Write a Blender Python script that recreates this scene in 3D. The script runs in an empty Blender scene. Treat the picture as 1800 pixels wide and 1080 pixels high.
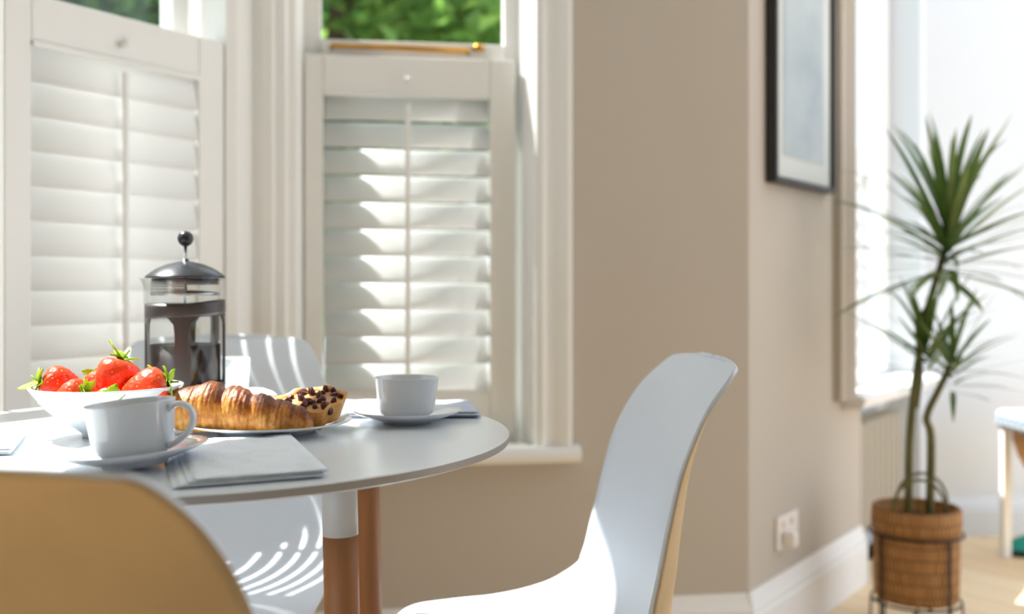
import bpy, bmesh, math, random
from mathutils import Vector, Matrix
random.seed(7)
C = bpy.context.scene.collection
PI = math.pi

# ------------------------------------------------------------------ camera, sky, sun, exposure
cam = bpy.data.cameras.new('camera'); camo = bpy.data.objects.new('camera', cam); C.objects.link(camo)
camo.location = (0, 0, 0.925); camo.rotation_euler = (PI/2, 0, 0)
cam.sensor_width = 36; cam.lens = 37.0; cam.shift_y = -40/1800
cam.clip_start = 0.02
cam.dof.use_dof = True; cam.dof.focus_distance = 1.22; cam.dof.aperture_fstop = 2.9
bpy.context.scene.camera = camo

w = bpy.data.worlds.new('sky'); bpy.context.scene.world = w; w.use_nodes = True
bg = w.node_tree.nodes['Background']; bg.inputs[0].default_value = (0.86, 0.94, 1.08, 1); bg.inputs[1].default_value = 1.5

sun = bpy.data.lights.new('sun', 'SUN'); suno = bpy.data.objects.new('sun', sun); C.objects.link(suno)
sun.energy = 13.0; sun.angle = 0.012; sun.color = (1.0, 0.975, 0.94)
suno.rotation_euler = Vector((0.93, -0.37, -1.58)).to_track_quat('-Z', 'Y').to_euler()

vs = bpy.context.scene.view_settings
vs.view_transform = 'Standard'; vs.look = 'None'; vs.gamma = 1; vs.use_curve_mapping = False
vs.exposure = 0.33

# ------------------------------------------------------------------ materials
def srgb(r, g, b):
    f = lambda c: (c/255/12.92) if c/255 <= 0.04045 else ((c/255+0.055)/1.055)**2.4
    return (f(r), f(g), f(b), 1)

def mat(name, col, rough=0.5, spec=0.5, metal=0.0, bump=0.0, bscale=40.0, var=0.0, vscale=6.0, stretch=(1, 1, 1), trans=0.0, coat=0.0):
    m = bpy.data.materials.new(name); m.use_nodes = True
    nt = m.node_tree; p = nt.nodes['Principled BSDF']
    p.inputs['Base Color'].default_value = col
    p.inputs['Roughness'].default_value = rough; p.inputs['Metallic'].default_value = metal
    p.inputs['Specular IOR Level'].default_value = spec; p.inputs['Coat Weight'].default_value = coat
    if bump or var:
        tc = nt.nodes.new('ShaderNodeTexCoord'); mp = nt.nodes.new('ShaderNodeMapping')
        mp.inputs['Scale'].default_value = stretch; nt.links.new(tc.outputs['Object'], mp.inputs[0])
    if var:
        n = nt.nodes.new('ShaderNodeTexNoise'); n.inputs['Scale'].default_value = vscale; n.inputs['Detail'].default_value = 5
        nt.links.new(mp.outputs[0], n.inputs['Vector'])
        hv = nt.nodes.new('ShaderNodeHueSaturation'); hv.inputs['Color'].default_value = col
        mr = nt.nodes.new('ShaderNodeMapRange'); mr.inputs[1].default_value = 0.3; mr.inputs[2].default_value = 0.7
        mr.inputs[3].default_value = 1-var; mr.inputs[4].default_value = 1+var
        nt.links.new(n.outputs[0], mr.inputs[0]); nt.links.new(mr.outputs[0], hv.inputs['Value']); nt.links.new(hv.outputs[0], p.inputs['Base Color'])
    if bump:
        n2 = nt.nodes.new('ShaderNodeTexNoise'); n2.inputs['Scale'].default_value = bscale; n2.inputs['Detail'].default_value = 4
        nt.links.new(mp.outputs[0], n2.inputs['Vector'])
        b = nt.nodes.new('ShaderNodeBump'); b.inputs['Strength'].default_value = bump; b.inputs['Distance'].default_value = 0.004
        nt.links.new(n2.outputs[0], b.inputs['Height']); nt.links.new(b.outputs[0], p.inputs['Normal'])
    if trans:
        t = nt.nodes.new('ShaderNodeBsdfTranslucent'); t.inputs[0].default_value = col
        mx = nt.nodes.new('ShaderNodeMixShader'); mx.inputs[0].default_value = trans
        nt.links.new(p.outputs[0], mx.inputs[1]); nt.links.new(t.outputs[0], mx.inputs[2])
        nt.links.new(mx.outputs[0], nt.nodes['Material Output'].inputs[0])
    return m

def thin_glass(name, tint, blend=1.0):
    m = bpy.data.materials.new(name); m.use_nodes = True; nt = m.node_tree
    nt.nodes.remove(nt.nodes['Principled BSDF'])
    tr = nt.nodes.new('ShaderNodeBsdfTransparent'); tr.inputs[0].default_value = tint
    gl = nt.nodes.new('ShaderNodeBsdfGlossy'); gl.inputs['Roughness'].default_value = 0.03
    lw = nt.nodes.new('ShaderNodeLayerWeight'); lw.inputs[0].default_value = 0.5     # Schlick, the same from either side of the sheet
    pw = nt.nodes.new('ShaderNodeMath'); pw.operation = 'POWER'; pw.inputs[1].default_value = 5.0
    ml = nt.nodes.new('ShaderNodeMath'); ml.operation = 'MULTIPLY_ADD'; ml.inputs[1].default_value = 0.9*blend; ml.inputs[2].default_value = 0.03*blend; ml.use_clamp = True
    mx = nt.nodes.new('ShaderNodeMixShader')
    nt.links.new(lw.outputs['Facing'], pw.inputs[0]); nt.links.new(pw.outputs[0], ml.inputs[0]); nt.links.new(ml.outputs[0], mx.inputs[0])
    nt.links.new(tr.outputs[0], mx.inputs[1]); nt.links.new(gl.outputs[0], mx.inputs[2])
    nt.links.new(mx.outputs[0], nt.nodes['Material Output'].inputs[0])
    return m

M = {}
M['wall'] = mat('greige_wall_paint', srgb(195, 185, 172), 0.75, 0.3, bump=0.04, bscale=120)
M['white_wall'] = mat('white_wall_paint', srgb(224, 228, 232), 0.75, 0.3)
M['ceiling'] = mat('ceiling_paint', srgb(245, 244, 240), 0.8, 0.2)
M['wood_white'] = mat('white_woodwork', srgb(240, 239, 236), 0.42, 0.4, bump=0.02, bscale=60)
M['slat'] = mat('white_louvre_paint', srgb(245, 244, 243), 0.4, 0.4, trans=0.32)
M['table'] = mat('white_table_laminate', srgb(243, 248, 253), 0.18, 0.5, bump=0.01, bscale=300)
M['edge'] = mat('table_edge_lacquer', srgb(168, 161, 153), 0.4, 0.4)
M['plastic'] = mat('white_chair_plastic', srgb(226, 233, 243), 0.42, 0.4, bump=0.05, bscale=500)
M['tan'] = mat('warm_bounce_shell', srgb(222, 195, 154), 0.75, 0.2, bump=0.25, bscale=600, var=0.05, vscale=14)  # back of the white shell: shade and warm floor bounce put into the colour
M['legwood'] = mat('beech_wood', srgb(160, 106, 64), 0.5, 0.4, bump=0.1, bscale=30, var=0.12, vscale=10, stretch=(6, 6, 0.6))
M['sleeve'] = mat('white_leg_paint', srgb(204, 203, 200), 0.4, 0.4)
M['china'] = mat('glazed_white_china', srgb(224, 229, 235), 0.12, 0.5, coat=0.3)
M['black'] = mat('black_plastic', srgb(60, 53, 51), 0.38, 0.5)
M['lid'] = mat('black_gloss_lid', srgb(40, 42, 48), 0.28, 0.5)
M['steel'] = mat('brushed_steel', srgb(200, 200, 200), 0.25, 0.5, metal=1.0)
M['coffee'] = mat('coffee', srgb(34, 10, 6), 0.5, 0.05)
M['linen'] = mat('grey_linen', srgb(242, 248, 255), 0.85, 0.15, bump=0.5, bscale=350, var=0.05, vscale=30)
M['linen_dark'] = mat('blue_grey_linen', srgb(206, 213, 228), 0.85, 0.15, bump=0.5, bscale=350, var=0.05, vscale=30)
M['brass'] = mat('brass', srgb(190, 140, 60), 0.3, 0.5, metal=1.0)
M['iron'] = mat('dark_iron_wire', srgb(60, 50, 40), 0.5, 0.4, metal=0.6)
M['socket'] = mat('white_socket_plastic', srgb(238, 230, 222), 0.35, 0.5)
M['frame_black'] = mat('black_picture_frame', srgb(38, 36, 36), 0.45, 0.4)
M['mount'] = mat('picture_mount_card', srgb(214, 216, 210), 0.7, 0.3)
M['soil'] = mat('dark_soil', srgb(58, 38, 22), 0.95, 0.1, bump=0.8, bscale=60)
M['stem'] = mat('green_brown_stem', srgb(104, 100, 58), 0.7, 0.3, bump=0.4, bscale=30, var=0.2, vscale=20)
M['leaf'] = mat('dark_green_leaf', srgb(84, 112, 50), 0.4, 0.4, var=0.3, vscale=5, trans=0.3)
M['leaf_pale'] = mat('pale_green_leaf', srgb(126, 142, 84), 0.45, 0.4, var=0.25, vscale=5, trans=0.35)
M['shoe_teal'] = mat('teal_shoe_fabric', srgb(40, 150, 140), 0.7, 0.3)
M['shoe_black'] = mat('black_rubber', srgb(34, 34, 36), 0.6, 0.3)
M['shoe_sock'] = mat('light_grey_lining', srgb(205, 200, 195), 0.8, 0.2)
M['oakchair'] = mat('honey_oak', srgb(196, 140, 78), 0.45, 0.4, var=0.12, vscale=8, stretch=(1, 1, 5))
M['radiator'] = mat('grey_radiator_enamel', srgb(188, 180, 164), 0.4, 0.4)
M['grass'] = mat('lawn', srgb(84, 120, 50), 0.9, 0.1, var=0.25, vscale=3)
M['glass'] = thin_glass('window_glass', (0.96, 0.98, 0.97, 1))
M['jar'] = thin_glass('jug_glass', (0.95, 0.955, 0.95, 1), 0.8)
M['tumbler'] = mat('frosted_glass', srgb(232, 238, 242), 0.35, 0.5, trans=0.65)
_nt = M['tumbler'].node_tree; _o = _nt.nodes['Material Output']; _src = _o.inputs[0].links[0].from_socket
_t = _nt.nodes.new('ShaderNodeBsdfTransparent'); _m = _nt.nodes.new('ShaderNodeMixShader'); _m.inputs[0].default_value = 0.4
_nt.links.new(_src, _m.inputs[1]); _nt.links.new(_t.outputs[0], _m.inputs[2]); _nt.links.new(_m.outputs[0], _o.inputs[0])
M['bark'] = mat('bark', srgb(80, 66, 50), 0.9, 0.1, bump=0.6)

def floor_mat():
    m = mat('oak_floor', srgb(222, 192, 150), 0.42, 0.4); nt = m.node_tree; p = nt.nodes['Principled BSDF']
    tc = nt.nodes.new('ShaderNodeTexCoord'); mp = nt.nodes.new('ShaderNodeMapping')
    mp.inputs['Rotation'].default_value = (0, 0, math.radians(54))
    nt.links.new(tc.outputs['Object'], mp.inputs[0])
    br = nt.nodes.new('ShaderNodeTexBrick'); br.inputs['Scale'].default_value = 1.0
    br.inputs['Brick Width'].default_value = 1.4; br.inputs['Row Height'].default_value = 0.14; br.inputs['Mortar Size'].default_value = 0.0025
    br.inputs['Color1'].default_value = srgb(242, 218, 180); br.inputs['Color2'].default_value = srgb(236, 209, 168); br.inputs['Mortar'].default_value = srgb(180, 144, 100)
    nt.links.new(mp.outputs[0], br.inputs['Vector']); nt.links.new(br.outputs[0], p.inputs['Base Color'])
    return m
M['floor'] = floor_mat()

def streak_mat(name, cols, uvscale, rough, bumpd, nscale=3.0):
    """bands that run round a rolled pastry, read from its UVs"""
    m = bpy.data.materials.new(name); m.use_nodes = True; nt = m.node_tree; p = nt.nodes['Principled BSDF']
    tc = nt.nodes.new('ShaderNodeTexCoord'); mp = nt.nodes.new('ShaderNodeMapping'); mp.inputs['Scale'].default_value = uvscale
    nt.links.new(tc.outputs['UV'], mp.inputs[0])
    n = nt.nodes.new('ShaderNodeTexNoise'); n.inputs['Scale'].default_value = nscale; n.inputs['Detail'].default_value = 7; n.inputs['Roughness'].default_value = 0.62
    n.inputs['Distortion'].default_value = 0.4
    nt.links.new(mp.outputs[0], n.inputs['Vector'])
    n3 = nt.nodes.new('ShaderNodeTexNoise'); n3.inputs['Scale'].default_value = 90; n3.inputs['Detail'].default_value = 6; n3.inputs['Roughness'].default_value = 0.65
    nt.links.new(tc.outputs['Object'], n3.inputs['Vector'])
    mixn = nt.nodes.new('ShaderNodeMath'); mixn.operation = 'MULTIPLY_ADD'; mixn.inputs[1].default_value = 0.72
    nt.links.new(n3.outputs[0], mixn.inputs[0])
    h = nt.nodes.new('ShaderNodeMath'); h.operation = 'MULTIPLY'; h.inputs[1].default_value = 0.34
    nt.links.new(n.outputs[0], h.inputs[0]); nt.links.new(h.outputs[0], mixn.inputs[2])
    at = nt.nodes.new('ShaderNodeAttribute'); at.attribute_name = 'bake'
    ad = nt.nodes.new('ShaderNodeMath'); ad.operation = 'ADD'
    nt.links.new(mixn.outputs[0], ad.inputs[0]); nt.links.new(at.outputs['Fac'], ad.inputs[1])
    r = nt.nodes.new('ShaderNodeValToRGB'); e = r.color_ramp.elements
    e[0].position = 0.30; e[0].color = cols[0]; e[1].position = 1.05 if False else 0.95; e[1].color = cols[-1]
    for i, c in enumerate(cols[1:-1]):
        x = e.new(0.30 + 0.65*(i+1)/(len(cols)-1)); x.color = c
    nt.links.new(ad.outputs[0], r.inputs[0]); nt.links.new(r.outputs[0], p.inputs['Base Color'])
    p.inputs['Roughness'].default_value = rough; p.inputs['Specular IOR Level'].default_value = 0.5
    b = nt.nodes.new('ShaderNodeBump'); b.inputs['Strength'].default_value = 0.8; b.inputs['Distance'].default_value = bumpd
    nt.links.new(mixn.outputs[0], b.inputs['Height']); nt.links.new(b.outputs[0], p.inputs['Normal'])
    return m
M['croissant'] = streak_mat('baked_croissant_crust', [srgb(250, 214, 140), srgb(238, 180, 92), srgb(206, 130, 50), srgb(150, 80, 28), srgb(96, 48, 20)], (11, 2.4, 1), 0.34, 0.004)
M['crust'] = streak_mat('golden_tart_crust', [srgb(244, 204, 132), srgb(230, 168, 84), srgb(200, 122, 44), srgb(150, 82, 28)], (3, 6, 1), 0.36, 0.0025)
M['filling'] = mat('cream_brown_filling', srgb(206, 158, 104), 0.5, 0.4, bump=0.6, bscale=60, var=0.2, vscale=40)
M['raisin'] = mat('dark_raisin', srgb(96, 40, 28), 0.3, 0.5, bump=0.8, bscale=150)
M['icing'] = mat('white_icing', srgb(246, 244, 240), 0.25, 0.5)

def berry_mat():
    m = bpy.data.materials.new('strawberry_skin'); m.use_nodes = True; nt = m.node_tree; p = nt.nodes['Principled BSDF']
    tc = nt.nodes.new('ShaderNodeTexCoord')
    v = nt.nodes.new('ShaderNodeTexVoronoi'); v.inputs['Scale'].default_value = 210
    nt.links.new(tc.outputs['Object'], v.inputs['Vector'])
    r = nt.nodes.new('ShaderNodeValToRGB'); e = r.color_ramp.elements
    e[0].position = 0.08; e[0].color = srgb(246, 200, 110); e[1].position = 0.22; e[1].color = srgb(234, 70, 30)
    nt.links.new(v.outputs['Distance'], r.inputs[0]); nt.links.new(r.outputs[0], p.inputs['Base Color'])
    b = nt.nodes.new('ShaderNodeBump'); b.inputs['Strength'].default_value = 0.6; b.inputs['Distance'].default_value = 0.0015
    nt.links.new(v.outputs['Distance'], b.inputs['Height']); nt.links.new(b.outputs[0], p.inputs['Normal'])
    p.inputs['Roughness'].default_value = 0.3
    p.inputs['Subsurface Weight'].default_value = 0.25; p.inputs['Subsurface Radius'].default_value = (0.01, 0.003, 0.001)
    return m
M['berry'] = berry_mat()
M['calyx'] = mat('fresh_green_calyx', srgb(178, 208, 52), 0.45, 0.4, var=0.25, vscale=60, trans=0.35)

def basket_mat():
    m = bpy.data.materials.new('woven_seagrass'); m.use_nodes = True; nt = m.node_tree; p = nt.nodes['Principled BSDF']
    tc = nt.nodes.new('ShaderNodeTexCoord')
    br = nt.nodes.new('ShaderNodeTexBrick'); br.inputs['Scale'].default_value = 1.0; br.inputs['Brick Width'].default_value = 0.012; br.inputs['Row Height'].default_value = 0.032
    br.inputs['Mortar Size'].default_value = 0.004; br.inputs['Mortar Smooth'].default_value = 0.9
    br.inputs['Color1'].default_value = srgb(200, 146, 84); br.inputs['Color2'].default_value = srgb(176, 122, 64); br.inputs['Mortar'].default_value = srgb(128, 84, 40)
    nt.links.new(tc.outputs['UV'], br.inputs['Vector']); nt.links.new(br.outputs['Color'], p.inputs['Base Color'])
    b = nt.nodes.new('ShaderNodeBump'); b.invert = True; b.inputs['Strength'].default_value = 0.8; b.inputs['Distance'].default_value = 0.004
    nt.links.new(br.outputs['Fac'], b.inputs['Height']); nt.links.new(b.outputs[0], p.inputs['Normal'])
    p.inputs['Roughness'].default_value = 0.7
    return m
M['basket'] = basket_mat()

def gingham_mat():
    m = bpy.data.materials.new('blue_gingham'); m.use_nodes = True; nt = m.node_tree; p = nt.nodes['Principled BSDF']
    tc = nt.nodes.new('ShaderNodeTexCoord'); cols = []
    for ax in ('X', 'Z', 'Y'):
        wv = nt.nodes.new('ShaderNodeTexWave'); wv.bands_direction = ax; wv.inputs['Scale'].default_value = 8.0
        nt.links.new(tc.outputs['Object'], wv.inputs['Vector']); cols.append(wv)
    a = nt.nodes.new('ShaderNodeMath'); a.operation = 'ADD'; nt.links.new(cols[0].outputs['Fac'], a.inputs[0]); nt.links.new(cols[1].outputs['Fac'], a.inputs[1])
    a2 = nt.nodes.new('ShaderNodeMath'); a2.operation = 'ADD'; nt.links.new(a.outputs[0], a2.inputs[0]); nt.links.new(cols[2].outputs['Fac'], a2.inputs[1])
    mr = nt.nodes.new('ShaderNodeMapRange'); mr.inputs[1].default_value = 0.6; mr.inputs[2].default_value = 2.4; nt.links.new(a2.outputs[0], mr.inputs[0])
    r = nt.nodes.new('ShaderNodeValToRGB'); r.color_ramp.elements[0].color = srgb(92, 112, 136); r.color_ramp.elements[1].color = srgb(236, 240, 244)
    nt.links.new(mr.outputs[0], r.inputs[0]); nt.links.new(r.outputs[0], p.inputs['Base Color']); p.inputs['Roughness'].default_value = 0.85
    return m
M['gingham'] = gingham_mat()

def print_mat():
    m = bpy.data.materials.new('misty_grey_print'); m.use_nodes = True; nt = m.node_tree; p = nt.nodes['Principled BSDF']
    tc = nt.nodes.new('ShaderNodeTexCoord'); n = nt.nodes.new('ShaderNodeTexNoise'); n.inputs['Scale'].default_value = 5; n.inputs['Detail'].default_value = 5
    nt.links.new(tc.outputs['Object'], n.inputs['Vector'])
    r = nt.nodes.new('ShaderNodeValToRGB'); e = r.color_ramp.elements
    e[0].position = 0.3; e[0].color = srgb(150, 164, 170); e[1].position = 0.72; e[1].color = srgb(186, 194, 194)
    nt.links.new(n.outputs[0], r.inputs[0]); nt.links.new(r.outputs[0], p.inputs['Base Color']); p.inputs['Roughness'].default_value = 0.35
    return m
M['print'] = print_mat()

def foliage_mat(name, a, b, c):
    m = bpy.data.materials.new(name); m.use_nodes = True; nt = m.node_tree; p = nt.nodes['Principled BSDF']
    at = nt.nodes.new('ShaderNodeAttribute'); at.attribute_name = 'tone'
    r = nt.nodes.new('ShaderNodeValToRGB'); e = r.color_ramp.elements
    e[0].color = a; e[1].color = c; x = e.new(0.55); x.color = b
    nt.links.new(at.outputs['Fac'], r.inputs[0]); nt.links.new(r.outputs[0], p.inputs['Base Color']); p.inputs['Roughness'].default_value = 0.35
    t = nt.nodes.new('ShaderNodeBsdfTranslucent'); nt.links.new(r.outputs[0], t.inputs[0])
    mx = nt.nodes.new('ShaderNodeMixShader'); mx.inputs[0].default_value = 0.45
    nt.links.new(p.outputs[0], mx.inputs[1]); nt.links.new(t.outputs[0], mx.inputs[2]); nt.links.new(mx.outputs[0], nt.nodes['Material Output'].inputs[0])
    return m
M['foliage'] = foliage_mat('mid_green_foliage', srgb(60, 98, 48), srgb(110, 156, 76), srgb(184, 216, 110))
M['foliage2'] = foliage_mat('bright_green_foliage', srgb(60, 98, 50), srgb(116, 156, 72), srgb(186, 212, 110))

# ------------------------------------------------------------------ mesh helpers
def link(name, me, m=None, parent=None, smooth=True, mw=None):
    o = bpy.data.objects.new(name, me); C.objects.link(o)
    if m is not None:
        for x in (m if isinstance(m, (list, tuple)) else [m]): me.materials.append(x)
    if parent: o.parent = parent
    if mw is not None: o.matrix_world = mw
    if smooth: me.polygons.foreach_set('use_smooth', [True]*len(me.polygons))
    return o

def from_bm(name, bm, m, parent=None, smooth=False, mw=None):
    me = bpy.data.meshes.new(name); bmesh.ops.recalc_face_normals(bm, faces=bm.faces); bm.to_mesh(me); bm.free()
    return link(name, me, m, parent, smooth, mw)

def bm_box(bm, x0, x1, y0, y1, z0, z1, bev=0.0, seg=2):
    r = bmesh.ops.create_cube(bm, size=1.0)
    for v in r['verts']:
        v.co = Vector(((x0+x1)/2+v.co.x*(x1-x0), (y0+y1)/2+v.co.y*(y1-y0), (z0+z1)/2+v.co.z*(z1-z0)))
    if bev:
        es = {e for v in r['verts'] for e in v.link_edges}
        bmesh.ops.bevel(bm, geom=list(es), offset=bev, segments=seg, affect='EDGES', profile=0.5)

def boxes(name, bs, m, parent=None, bev=0.0, mw=None, smooth=False):
    bm = bmesh.new()
    for b in bs: bm_box(bm, *b, bev=bev)
    return from_bm(name, bm, m, parent, smooth, mw)

def prism(name, prof, z0, z1, m, parent=None, mw=None, smooth=False):
    """profile in x,y pushed up from z0 to z1"""
    n = len(prof)
    vs_ = [(x, y, z0) for x, y in prof]+[(x, y, z1) for x, y in prof]
    fs = [tuple(range(n-1, -1, -1)), tuple(range(n, 2*n))]+[(i, (i+1) % n, n+(i+1) % n, n+i) for i in range(n)]
    me = bpy.data.meshes.new(name); me.from_pydata(vs_, [], fs); me.update()
    return link(name, me, m, parent, smooth, mw)

def run(name, prof, x0, x1, m, parent=None, mw=None):
    """profile in y,z pushed along x"""
    n = len(prof)
    vs_ = [(x0, y, z) for y, z in prof]+[(x1, y, z) for y, z in prof]
    fs = [tuple(range(n)), tuple(range(2*n-1, n-1, -1))]+[(i, n+i, n+(i+1) % n, (i+1) % n) for i in range(n)]
    bm = bmesh.new(); vv = [bm.verts.new(v) for v in vs_]
    for f in fs: bm.faces.new([vv[i] for i in f])
    return from_bm(name, bm, m, parent, False, mw)

def lathe(name, prof, m, parent=None, seg=48, loc=None, smooth=True, uv=False, cap=True):
    vs_, fs = [], []
    n = len(prof)
    for i in range(seg):
        a = 2*PI*i/seg
        for r, z in prof: vs_.append((max(r, 1e-5)*math.cos(a), max(r, 1e-5)*math.sin(a), z))
    for i in range(seg):
        j = (i+1) % seg
        for k in range(n-1): fs.append((i*n+k, j*n+k, j*n+k+1, i*n+k+1))
    me = bpy.data.meshes.new(name); me.from_pydata(vs_, [], fs); me.update()
    if uv:
        ul = me.uv_layers.new(name='UVMap'); acc = [0]
        for k in range(1, n): acc.append(acc[-1]+math.dist(prof[k], prof[k-1]))
        rm = max(p[0] for p in prof)
        for pi_, p in enumerate(me.polygons):
            i = pi_//(n-1)
            for li in p.loop_indices:
                v = me.loops[li].vertex_index; ii = v//n; k = v % n
                if ii == 0 and i == seg-1: ii = seg
                ul.data[li].uv = (2*PI*rm*ii/seg, acc[k])
    o = link(name, me, m, parent, smooth)
    if loc: o.location = loc
    return o

def tube(name, pts, rad, m, parent=None, seg=10, closed=False, mw=None, bm=None):
    own = bm is None
    if own: bm = bmesh.new()
    P = [Vector(p) for p in pts]; n = len(P); R = rad if isinstance(rad, (list, tuple)) else [rad]*n
    rings = []; prev = None
    for i in range(n):
        t = (P[(i+1) % n]-P[i-1]) if closed else (P[min(i+1, n-1)]-P[max(i-1, 0)])
        t.normalize()
        if prev is None:
            u = t.orthogonal().normalized()
        else:
            u = (prev-t*prev.dot(t)).normalized()
        prev = u; v = t.cross(u)
        rings.append([bm.verts.new(P[i]+(u*math.cos(2*PI*k/seg)+v*math.sin(2*PI*k/seg))*R[i]) for k in range(seg)])
    for i in range(n if closed else n-1):
        a, b = rings[i], rings[(i+1) % n]
        for k in range(seg): bm.faces.new((a[k], a[(k+1) % seg], b[(k+1) % seg], b[k]))
    if not closed:
        bm.faces.new(rings[0][::-1]); bm.faces.new(rings[-1])
    if own: return from_bm(name, bm, m, parent, True, mw)

def spline(keys, n):
    """Catmull-Rom through keys"""
    K = [Vector(k) for k in keys]; out = []
    for i in range(n):
        f = i/(n-1)*(len(K)-1); k = min(int(f), len(K)-2); t = f-k
        p0, p1, p2, p3 = K[max(k-1, 0)], K[k], K[k+1], K[min(k+2, len(K)-1)]
        out.append(0.5*((2*p1)+(p2-p0)*t+(2*p0-5*p1+4*p2-p3)*t*t+(3*p1-p0-3*p2+p3)*t**3))
    return out

def lerp_table(tb, x):
    if x <= tb[0][0]: return tb[0][1]
    for (a, fa), (b, fb) in zip(tb, tb[1:]):
        if x <= b: return fa+(fb-fa)*(x-a)/(b-a)
    return tb[-1][1]

def empty(name, loc=(0, 0, 0), rz=0.0, mw=None):
    o = bpy.data.objects.new(name, None); C.objects.link(o); o.empty_display_size = 0.05
    if mw is not None: o.matrix_world = mw
    else: o.location = loc; o.rotation_euler = (0, 0, rz)
    return o

def tag(o, label, cat, group=None, kind=None):
    o['label'] = label; o['category'] = cat
    if group: o['group'] = group
    if kind: o['kind'] = kind
    return o

def struct(o):
    o['kind'] = 'structure'; return o

def wall_frame(ox, oy, ang):
    """x runs along the wall to the right, y points out of the room"""
    a = math.radians(ang); x = Vector((math.sin(a), math.cos(a), 0)); y = Vector((-x.y, x.x, 0))
    m = Matrix.Identity(4)
    for i in range(3): m[i][0] = x[i]; m[i][1] = y[i]
    m[0][3] = ox; m[1][3] = oy
    return m
WA = wall_frame(-0.588, 2.386, 32.0)       # middle light of the bay, on the left of the picture
WB = wall_frame(-0.588, 2.386, 81.5)       # right cheek of the bay and its pier
WC = wall_frame(0.5756, 2.560, 35.5)       # main wall with the picture and the second window
HEAD = 2.40; CEIL = 2.75; SILL = 0.545

# ------------------------------------------------------------------ room shell
def wp(mw, x, y):
    p = mw @ Vector((x, y, 0)); return (p.x, p.y)
PLAN = [wp(WA, -5.0, 0.13), wp(WA, 0.05, 0.13), wp(WB, 0.05, 0.15), wp(WB, 1.15, 0.15), wp(WC, 0.0, 0.15), wp(WC, 1.66, 0.15), (1.60, 4.0), (5.0, 4.0), (5.0, -2.5), (-3.2, -2.5)][::-1]
fl = struct(prism('floor', PLAN, -0.12, 0.0, M['floor']))
# ceiling cut short out of view so open sky fills the far end
CP = [wp(WA, -5.0, 0.13), wp(WA, 0.05, 0.13), wp(WB, 0.05, 0.15), wp(WB, 1.15, 0.15), wp(WC, 0.0, 0.15), wp(WC, 0.62, 0.15), (1.25, 2.55), (1.95, 2.0), (1.95, -2.5), (-3.2, -2.5)][::-1]
ce = struct(prism('ceiling', CP, CEIL, CEIL+0.15, M['ceiling']))
struct(boxes('wall_left', [(-5.0, 0.06, 0.0, 0.14, 0, SILL-0.03), (-5.0, 0.06, 0.0, 0.14, HEAD, CEIL), (-5.0, -2.10, 0.0, 0.14, 0, CEIL)], M['wall'], mw=WA))
struct(boxes('wall_bay', [(-0.10, 0.67, 0.0, 0.16, 0, SILL-0.03), (-0.10, 0.67, 0.0, 0.16, HEAD, CEIL), (0.67, 1.1766, 0.0, 0.16, 0, CEIL)], M['wall'], mw=WB))
struct(boxes('wall_main', [(0.0, 0.72, 0.0, 0.16, 0, CEIL), (0.72, 1.62, 0.0, 0.16, HEAD, CEIL), (0.72, 0.877, 0.0, 0.16, 0, 0.55)], M['wall'], mw=WC))
struct(boxes('wall_alcove', [(0.877, 1.62, 0.12, 0.20, 0, 0.55), (1.58, 1.68, 0.0, 0.16, 0, CEIL)], M['white_wall'], mw=WC))
struct(boxes('added_wall_back', [(-3.3, 1.95, -2.65, -2.5, 0, CEIL)], M['wall']))  # unseen wall, added to cut the fill light from behind
struct(boxes('added_wall_right', [(1.95, 2.1, -2.65, 1.0, 0, CEIL)], M['wall']))  # unseen partial wall, added to keep side fill off the near table
struct(boxes('wall_far', [(1.46, 5.0, 3.89, 4.05, 0, CEIL)], M['white_wall']))

# skirting boards
SK = [(0, 0), (-0.022, 0), (-0.022, 0.118), (-0.016, 0.124), (-0.018, 0.134), (-0.011, 0.150), (-0.006, 0.166), (-0.004, 0.175), (0, 0.175)]
struct(run('baseboard_bay', SK, 0.0, 1.184, M['wood_white'], mw=WB))
struct(run('baseboard_main', SK, -0.008, 0.877, M['wood_white'], mw=WC))
struct(run('baseboard_far', [(y+3.89, z*0.8) for y, z in SK], 1.5, 5.0, M['white_wall']))

# ------------------------------------------------------------------ windows: sashes, glass, linings, sills
def sash(name, mw, x0, x1, z0, z1, y, fw=0.045, zr=None, bottom=0.07):
    o = boxes(name, [(x0, x0+fw, y-0.02, y+0.025, z0, z1), (x1-fw, x1, y-0.02, y+0.025, z0, z1),
                     (x0+fw, x1-fw, y-0.02, y+0.025, z0, z0+bottom), (x0+fw, x1-fw, y-0.02, y+0.025, z1-0.05, z1)], M['wood_white'], bev=0.004)
    o.matrix_world = mw; struct(o)
    bars = []
    if zr:
        for za, zb in zr:
            b = boxes('meeting_rail', [(x0+fw, x1-fw, y-0.03, y+0.02, za, zb)], M['wood_white'], o, bev=0.004)
    g = boxes('pane', [(x0+fw-0.005, x1-fw+0.005, y, y+0.004, z0+bottom-0.005, z1-0.045)], M['glass'], o)
    return o
win1 = sash('window_1', WA, -2.08, -0.095, SILL, HEAD, 0.12)
win2 = sash('window_2', WB, 0.10, 0.64, SILL, HEAD, 0.12, 0.05, zr=[(1.440, 1.508)])
win3 = sash('window_3', WC, 0.725, 1.575, 0.60, HEAD, 0.13, 0.045)
# brass sash bar of the bay window, seen above the shutter
bb = tube('sash_handle', [(0.175, 0.092, 1.487), (0.175, 0.078, 1.490), (0.33, 0.076, 1.489), (0.50, 0.078, 1.488), (0.50, 0.092, 1.486)], 0.006, M['brass'], win2, 8)
lathe('sash_catch', [(0, 0), (0.014, 0.0), (0.016, 0.008), (0.009, 0.016), (0, 0.018)], M['brass'], win2, 16).location = (0.525, 0.085, 1.490)

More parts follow.
